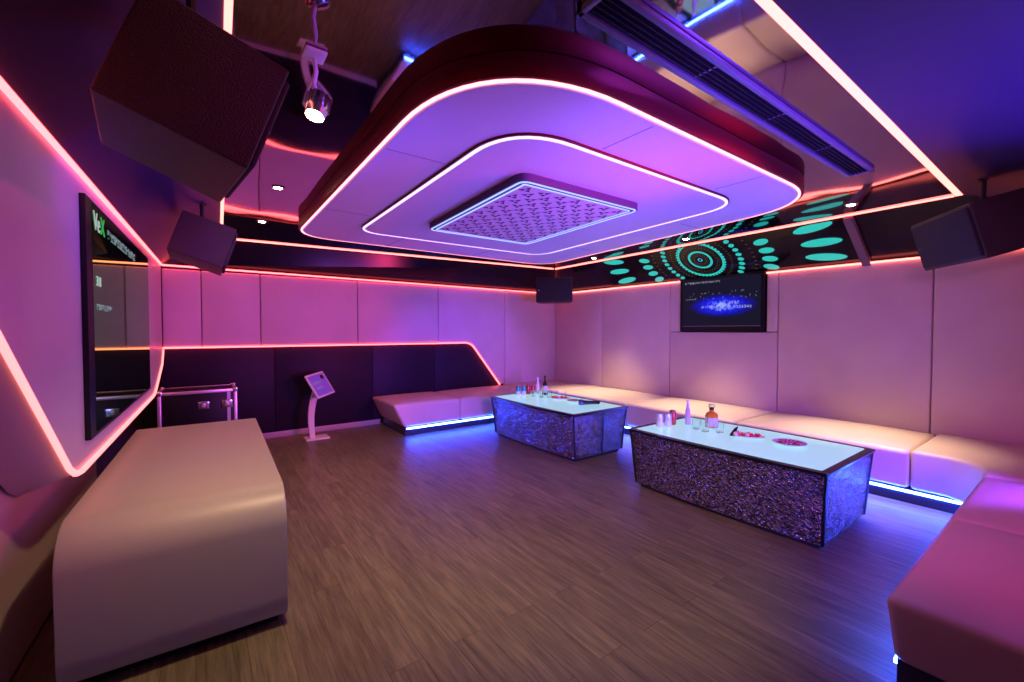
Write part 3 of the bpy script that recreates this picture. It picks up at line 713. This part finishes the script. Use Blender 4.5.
# ------------------------------------------------------------------ speakers
def roof(x, y):
    z = CZ
    z = min(z, 2.12 + (x - lx(y)) / (lt(y) - lx(y)) * .38)
    z = min(z, 2.10 + (5.64 - x) / (5.64 - rt_(y)) * .40)
    z = min(z, 2.12 + (y + .68) / 1.38 * .38)
    return z
def speaker(label, C_, ya, pi_, ro, W, D, Hh, up_len, rear=.86, grille_m=GRILLE):
    cp, spi = cos(pi_), sin(pi_)
    fw = Vector((sin(ya) * cp, cos(ya) * cp, -spi)); r0 = Vector((cos(ya), -sin(ya), 0)); up = r0.cross(fw)
    r2 = r0 * cos(ro) + up * sin(ro); u2 = up * cos(ro) - r0 * sin(ro)
    M_ = Matrix((r2, fw, u2)).transposed().to_4x4(); M_.translation = Vector(C_)
    t_ = thing('loudspeaker', label, 'loudspeaker', (0, 0, 0), 0, 'wall speakers'); t_.matrix_world = M_
    hw, hd, hh = W / 2, D / 2, Hh / 2
    b2 = B(); F_ = [(-hw, hd, -hh), (hw, hd, -hh), (hw, hd, hh), (-hw, hd, hh)]
    R_ = [(-hw * rear, -hd, -hh * .96), (hw * rear, -hd, -hh * .96), (hw * rear, -hd, hh), (-hw * rear, -hd, hh)]
    b2.add(F_ + R_, [(0, 1, 2, 3), (7, 6, 5, 4), (0, 4, 5, 1), (1, 5, 6, 2), (2, 6, 7, 3), (3, 7, 4, 0)])
    b2.build('cabinet', SPK, t_, bevel=.007, seg=3)
    g_ = B().rbox((0, hd + .006, 0), (hw - .022, .010, hh - .022), .008, n_in=2, seg=2).build('grille', grille_m, t_)
    B().box(hw * .80, hw * .80 + .018, hd + .0155, hd + .018, -.02, -.004).build('badge', CHROME, g_)
    inv = M_.inverted(); top = Vector(C_) + u2 * hh * .98 - fw * hd * .3; up_len = max(.02, roof(top.x, top.y) - top.z - .006); toppt = top + Vector((0, 0, up_len))
    B().tube([inv @ top, inv @ (top + Vector((0, 0, up_len * .5))), inv @ toppt], .014, 10).build('bracket_arm', BLACK, t_)
    B().lathe([(.034, -.006), (.034, .006)], inv @ toppt, 16, axis=(inv.to_3x3() @ Vector((0, 0, 1)))).build('bracket_plate', BLACK, t_)
    B().rbox(inv @ (top + Vector((0, 0, .012))), (.03, .03, .016), .006, n_in=2, seg=2).build('bracket_joint', BLACK, t_)
    return t_
speaker('large black speaker hanging at the upper left, nearest to the camera', (-.012, 1.64, 2.065), 1.467, .34, -.038, .515, .336, .325, .06)
speaker('smaller-looking black speaker hanging behind the large one on the left', (.03, 4.22, 2.08), 1.60, .312, .062, .42, .357, .327, .12)
speaker('black speaker hanging in the far corner, facing the room', (4.95, 5.55, 2.075), -2.398, -.02, -.01, .616, .40, .42, .11)
speaker('black speaker hanging at the upper right, seen with its grille and side', (4.40, .50, 2.09), -.591, .275, .013, .70, .40, .37, .10)

# ------------------------------------------------------------------ ceiling downlights and spotlight
WARM = (1.0, .72, .42)
def downlight(x, y, label, power, angle=100, target=None):
    t_ = thing('downlight', label, 'downlight', (x, y, CZ), 0, 'recessed downlights')
    B().lathe([(.044, -.001), (.046, -.006), (.040, -.009), (.030, -.009), (.030, -.001)], (0, 0, 0), 28).build('trim_ring', CHROME, t_)
    B().lathe([(.029, -.0105), (.029, -.006)], (0, 0, 0), 24).build('lens', LENS, t_)
    lamp('SPOT', 'downlight_lamp', (x, y, CZ - .03), power, WARM, target or (x, y, 0), .03, angle, 1.0)
downlight(.503, 3.745, 'round downlight in the pink reflecting ceiling behind the left spotlight', 22)
downlight(.524, 5.001, 'round downlight near the back edge of the left ceiling', 22)
downlight(4.62, 1.30, 'round downlight at the right end of the ceiling over the bench', 380, 56, (4.75, 1.3, 0))
downlight(4.74, 2.95, 'round downlight between the canopy and the circle screen, mostly hidden', 380, 56, (4.85, 2.95, 0))
downlight(4.86, 4.55, 'round downlight in the far right ceiling margin behind the canopy', 380, 56, (4.95, 4.6, 0))

sl = thing('spotlight', 'silvery spotlight on a curved arm hanging from the ceiling at the upper left', 'spotlight', (.385, 1.84, CZ))
B().rbox((0, .02, -.008), (.040, .045, .006), .005, n_in=2, seg=2).build('mounting_plate', WHITE, sl)
B().tube([(0, .03, -.02), (.005, .02, -.07), (-.008, 0, -.13), (0, -.01, -.19)], .009, 10).build('arm', WHITE, sl)
ax = Vector((-.25, -.15, -1)).normalized(); hc = Vector((.0, -.01, -.225))
B().lathe([(.026, -.055), (.040, -.05), (.042, .0), (.040, .015), (.036, .04)], hc, 24, axis=ax).build('head', CHROME, sl)
hs = B()
for k in range(12):
    a_ = 2 * pi * k / 12; q_ = ax.to_track_quat('Z', 'Y').to_matrix(); p = hc + q_ @ Vector((.043 * cos(a_), .043 * sin(a_), -.02))
    d_ = q_ @ Vector((cos(a_), sin(a_), 0)); hs.tube([p - ax * .028, p + ax * .028], .004, 6)
hs.build('cooling_fins', CHROME, sl)
B().lathe([(.033, .0), (.033, .004)], hc + ax * .038, 24, axis=ax).build('lens', LENS, sl)
lp = Vector(sl.location) + hc + ax * .06
lamp('SPOT', 'spotlight_lamp', lp, 95, (1.0, .66, .34), (.75, 2.8, 0), .03, 96, .9)

# ------------------------------------------------------------------ flight case by the back wall
fc = thing('flight_case', 'black flight case with metal edges standing behind the console by the dark wall', 'case', (-.02, 5.82, 0))
w2, d2, h2 = .325, .22, .755
B().box(-w2, w2, -d2, d2, .0, h2).build('body', BLACK, fc, bevel=.004)
eb = B()
for sx in (-1, 1):
    for sy in (-1, 1): eb.box(sx * w2 - .016, sx * w2 + .016, sy * d2 - .016, sy * d2 + .016, .0, h2 + .004)
    for z in (h2 - .012, .012): eb.box(sx * w2 - .016, sx * w2 + .016, -d2, d2, z - .016, z + .016)
for sy in (-1, 1):
    for z in (h2 - .012, .012): eb.box(-w2, w2, sy * d2 - .016, sy * d2 + .016, z - .016, z + .016)
eb.build('metal_edging', ALU, fc, bevel=.003)
for sx in (-1, 1):
    for sy in (-1, 1):
        B().rbox((sx * w2, sy * d2, h2 - .006), (.026, .026, .026), .012, n_in=2, seg=3).build('ball_corner', CHROME, fc)
for x in (.04, .25):
    lb = B().rbox((x, -d2 - .006, .60), (.05, .008, .042), .006, n_in=2, seg=2).build('latch', CHROME, fc)
    B().rbox((x, -d2 - .018, .60), (.018, .008, .022), .004, n_in=2, seg=2).build('latch_handle', ALU, lb)
B().box(w2 - .075, w2 - .045, -d2 - .008, -d2, .0, h2).build('lid_seam_edging', ALU, fc)

# ------------------------------------------------------------------ sign stand
ss = thing('sign_stand', 'white curved floor stand with a tilted, faintly glowing violet sign board by the dark wall', 'sign stand', (1.20, 5.93, 0))
B().rbox((0, 0, .011), (.14, .11, .011), .006, n_in=2, seg=2).build('base_plate', WHITE, ss)
mast = []
for k in range(13):
    u = k / 12; z = .02 + .68 * u; bow = .06 * sin(pi * u * .9); mast.append((u, bow, z))
mb = B(); vs_ = []; fs = []
for u, bow, z in mast:
    cx = -.05 - bow + .10 * u; wd = .032 + .012 * u; 
    vs_ += [(cx - wd, -.02, z), (cx + wd, -.02, z), (cx + wd, .02, z), (cx - wd, .02, z)]
for i in range(12):
    for q in range(4): fs.append((i * 4 + q, i * 4 + (q + 1) % 4, i * 4 + 4 + (q + 1) % 4, i * 4 + 4 + q))
fs += [(3, 2, 1, 0), tuple(48 + q for q in range(4))]
mb.add(vs_, fs).build('mast', WHITE, ss, bevel=.004)
ya, pt, ro = 2.451, -.53, -.112
fw = Vector((sin(ya) * cos(pt), cos(ya) * cos(pt), -sin(pt))); r0 = Vector((cos(ya), -sin(ya), 0)); up = r0.cross(fw)
r2 = r0 * cos(ro) + up * sin(ro); u2 = up * cos(ro) - r0 * sin(ro)
C0 = Vector((1.233, 5.854, .703)) - Vector(ss.location)
def bd(a_, c_, d_): return C0 + r2 * a_ + u2 * c_ + fw * d_
def board(hw, hh, d0, d1, name, m_, bev=0, par=ss):
    return B().prism([bd(-hw, -hh, d0), bd(hw, -hh, d0), bd(hw, hh, d0), bd(-hw, hh, d0)], (0, 0, 0), fw * (d1 - d0)).build(name, m_, par, bevel=bev)
board(.173, .163, -.012, .008, 'board_frame', WHITE, .004)
SIGN = mat('blue_violet_sign_sheet', (.20, .12, .55), .35, emit=(.2, .12, .6), estr=.15)  # violet sheet, given a faint emission of its own
sh = board(.150, .140, .008, .0105, 'sign_sheet', SIGN)
xv = -r2; yv = u2
scribble('sign_text', bd(.12, .02, .0108), xv, yv, 6, .028, TXT_D, ss, fw)
scribble('sign_text', bd(.12, -.05, .0108), xv, yv, 8, .018, TXT_D, ss, fw)
B().lathe([(.03, 0), (.03, .001)], bd(-.09, .09, .0108), 20, axis=fw).build('sign_picture', BLACK, ss)

# ------------------------------------------------------------------ things on the tables
TZ = .521
def can(x, y, label, c1, c2, group):
    t_ = thing('drink_can', label, 'can', (x, y, TZ), 0, group)
    m1 = mat('can_paint', c1, .3, .3); m2 = mat('can_band', c2, .35, .1)
    B().lathe([(.024, 0), (.031, .008), (.031, .055)], (0, 0, 0), 20).build('lower_can', m2, t_)
    B().lathe([(.031, .055), (.031, .108), (.025, .119)], (0, 0, 0), 20).build('upper_can', m1, t_)
    B().lathe([(.025, .119), (.025, .1215), (.020, .1195)], (0, 0, 0), 20).build('lid', CHROME, t_)
TEAL, PALE, RED = (.02, .38, .36), (.65, .72, .8), (.5, .05, .07)
can(3.46, 4.60, 'leftmost teal and white drink can on the far table', TEAL, PALE, 'cans on the far table')
can(3.54, 4.58, 'second teal and white drink can on the far table', TEAL, PALE, 'cans on the far table')
can(3.63, 4.60, 'red drink can on the far table, next to the teal cans', RED, RED, 'cans on the far table')
can(3.69, 4.57, 'red can nearest the clear bottle on the far table', RED, (.5, .3, .34), 'cans on the far table')
can(3.37, 2.34, 'leftmost pale blue and white drink can on the near table', (.55, .68, .85), PALE, 'cans on the near table')
can(3.44, 2.30, 'second pale blue drink can on the near table', (.5, .68, .75), PALE, 'cans on the near table')
can(3.54, 2.32, 'red can on the near table, left of the pale bottle', RED, (.45, .08, .06), 'cans on the near table')
can(3.60, 2.36, 'red and white can half hidden beside the pale bottle', (.6, .25, .28), RED, 'cans on the near table')
def bottle(x, y, label, body, neck, lab_m=None, s=1.0, shape='beer', liquid=None):
    t_ = thing('bottle', label, 'bottle', (x, y, TZ), 0)
    if shape == 'beer':
        B().lathe([(.028, 0), (.032, .006), (.032, .135), (.028, .155), (.014, .185), (.0125, .235), (.0145, .24)], (0, 0, 0), 24).build('glass_body', body, t_)
        B().lathe([(.0145, .24), (.0155, .244), (.015, .258), (.010, .261)], (0, 0, 0), 20).build('cap', neck, t_)
        if lab_m: B().lathe([(.0328, .03), (.0328, .125)], (0, 0, 0), 24).build('paper_label', lab_m, t_)
    elif shape == 'slim':
        B().lathe([(.020, 0), (.024, .006), (.024, .12), (.012, .165), (.010, .205)], (0, 0, 0), 20).build('glass_body', body, t_)
        B().lathe([(.012, .205), (.013, .209), (.013, .226), (.008, .228)], (0, 0, 0), 20).build('cap', neck, t_)
    else:
        B().lathe([(.050, 0), (.056, .008), (.056, .105), (.050, .125), (.022, .142), (.018, .160)], (0, 0, 0), 8).build('glass_body', body, t_, smooth=20)
        B().lathe([(.0573, .092), (.0573, .104)], (0, 0, 0), 8).build('amber_band', liquid, t_)
        B().lathe([(.0575, .012), (.0575, .092)], (0, 0, 0), 8).build('paper_label', lab_m, t_)
        B().lathe([(.020, .160), (.020, .178)], (0, 0, 0), 20).build('black_collar', BLACK, t_)
        B().lathe([(.018, .178), (.030, .184), (.030, .204), (.022, .208)], (0, 0, 0), 20).build('stopper', GLASS, t_)
    return t_
DARKGLASS = mat('dark_brown_glass', (.02, .008, .006), .08)
PALELAB = mat('grey_paper_label', (.6, .62, .62), .5)
AMBER = mat('amber_whisky', (.65, .26, .03), .1)
VIOLETGL = mat('pale_violet_glass', (.55, .45, .8), .1)
PINKGL = mat('pale_clear_plastic', (.85, .75, .85), .1)
bottle(3.78, 4.42, 'dark beer bottle with a pale label on the far table', DARKGLASS, BLACK, PALELAB)
bottle(3.76, 4.55, 'slim pale bottle between the cans and the beer bottle on the far table', PINKGL, PINKGL, shape='slim')
bottle(3.66, 2.24, 'pale violet bottle beside the cans on the near table', VIOLETGL, PINKGL, shape='slim')
bottle(3.73, 2.05, 'squat whisky bottle with amber band and glass stopper on the near table', AMBER, BLACK, PALELAB, shape='whisky', liquid=AMBER)
def tumbler(x, y, label, group):
    t_ = B().lathe([(.026, 0), (.030, .004), (.036, .082), (.0335, .082), (.0275, .012), (.002, .011)], (0, 0, 0), 24).build('glass_tumbler', GLASS)
    t_.location = (x, y, TZ); tag(t_, label, 'glass', group); return t_
g1_ = 'tumblers on the near table'; g2_ = 'tumblers on the far table'
tumbler(3.55, 2.09, 'leftmost empty tumbler on the near table', g1_)
tumbler(3.52, 1.99, 'middle empty tumbler in front of the whisky bottle', g1_)
tumbler(3.59, 1.90, 'rightmost empty tumbler on the near table, by the whisky label', g1_)
for x, y, l in ((3.55, 4.40, 'empty tumbler in front of the red cans on the far table'), (3.62, 4.31, 'empty tumbler below the slim bottle on the far table'), (3.56, 4.24, 'nearest empty tumbler of the far table cluster'), (3.66, 4.20, 'empty tumbler left of the dark beer bottle')):
    tumbler(x, y, l, g2_)

# fruit boat and plates
PLATE = mat('white_ceramic', (.75, .78, .8), .2)
def fruit_piece(par, x, y, z, s_, m_, kind, a_):
    if kind == 'wedge':
        ca, sa = cos(a_), sin(a_); pts = [(-s_, 0, 0), (s_, 0, 0), (0, 0, s_ * 1.3)]
        B().prism([(x + p[0] * ca, y + p[0] * sa, z + p[2]) for p in pts], (0, 0, 0), (-sa * s_ * .5, ca * s_ * .5, .003)).build('fruit_slice', m_, par, bevel=.003)
    else:
        B().lathe([(s_ * .4, 0), (s_ * .9, s_ * .35), (s_, s_ * .8), (s_ * .7, s_ * 1.4), (s_ * .2, s_ * 1.7)], (x, y, z), 12).build('fruit_slice', m_, par)
MELON = mat('red_melon', (.70, .06, .04), .35); ORANGE = mat('orange_fruit', (.85, .32, .05), .4); CREAMF = mat('cream_fruit', (.85, .6, .4), .4)
def platter(x, y, rz, label, boat):
    t_ = thing('fruit_platter', label, 'fruit platter', (x, y, TZ), rz)
    hs_ = .15
    B().lathe([(.06, 0), (.085, .004), (.10, .014), (.096, .016), (.08, .007), (.003, .006)], (0, 0, 0), 28).build('dish', PLATE, t_)
    pl_ = t_.children[0]; pl_.scale = (1.25, .62, 1)
    r4 = random.Random(int(x * 100))
    for k in range(15):
        px = -.095 + .19 * (k % 8) / 7 + r4.uniform(-.008, .008); py = (-.025 if k < 8 else .02) + r4.uniform(-.01, .01)
        m_ = r4.choice([MELON, MELON, MELON, ORANGE, CREAMF]) if k not in (7,) else ORANGE
        fruit_piece(t_, px, py, .010, .019, m_, 'wedge' if k % 3 else 'ball', r4.uniform(-.6, .6))
    if boat:
        pr = [(-.135, -.03, .004), (-.09, -.04, .006), (-.085, -.01, .035), (-.07, .01, .075), (-.10, .0, .055)]
        B().prism(pr, (0, 0, 0), (.0, .045, .0)).build('dark_bow', BLACK, t_, bevel=.004)
    else:
        B().tube([(.06, .03, .015), (.065, .033, .11)], .0025, 6).build('serving_stick', BLACK, t_)
    return t_
platter(3.62, 1.68, radians(-62), 'fruit platter with red melon pieces and a dark upright end on the near table', True)
platter(3.70, 4.02, radians(-45), 'small fruit platter with red pieces in front of the beer bottle on the far table', False)
NUT = mat('brown_snack', (.40, .13, .06), .5); NUT2 = mat('pink_snack', (.75, .40, .34), .5)
def snack(x, y, s_, label):
    t_ = thing('snack_plate', label, 'plate', (x, y, TZ), 0)
    B().lathe([(.06 * s_, 0), (.08 * s_, .006), (.115 * s_, .020), (.111 * s_, .022), (.078 * s_, .010), (.003, .009)], (0, 0, 0), 30).build('plate', PLATE, t_)
    b2 = B(); r5 = random.Random(9)
    for k in range(46):
        a_ = r5.uniform(0, 2 * pi); q = sqrt(r5.random()) * .088 * s_
        b2.lathe([(.004, 0), (.010 * s_, .005), (.009 * s_, .011), (.003, .015)], (q * cos(a_), q * sin(a_), .010), 7, mi=r5.choice([0, 0, 1]))
    o = b2.build('snacks', [NUT, NUT2], t_); o['kind'] = 'stuff'
    return t_
snack(3.64, 1.38, 1.0, 'round plate of brown snacks on the near table, right of the fruit')
snack(3.69, 3.78, .75, 'small plate of pink snacks on the far table, between fruit and microphones')
def mic(x, y, rz, label, hc_):
    t_ = thing('microphone', label, 'microphone', (x, y, TZ + .027), rz, 'microphones on the far table')
    b2 = B().lathe([(.004, -.03), (.019, -.024), (.026, -.008), (.026, .008), (.021, .024), (.010, .028)], (0, 0, 0), 20, axis=(1, 0, 0)); b2.build('mesh_head', hc_, t_)
    B().lathe([(.021, .026), (.021, .034), (.017, .045), (.013, .19)], (0, 0, -.003), 18, axis=(1, 0, 0)).build('handle', DARKMETAL, t_)
    B().lathe([(.0145, .19), (.0145, .215), (.010, .22)], (0, 0, -.003), 18, axis=(1, 0, 0)).build('end_cap', BLACK, t_)
MB_ = mat('blue_grey_mic_mesh', (.10, .13, .28), .35, .6)
mic(3.585, 3.55, radians(-32), 'microphone with blue-grey head lying on the far table, tail towards the table corner', MB_)
mic(3.66, 3.62, radians(-42), 'second microphone lying behind the blue-grey headed one', MB_)
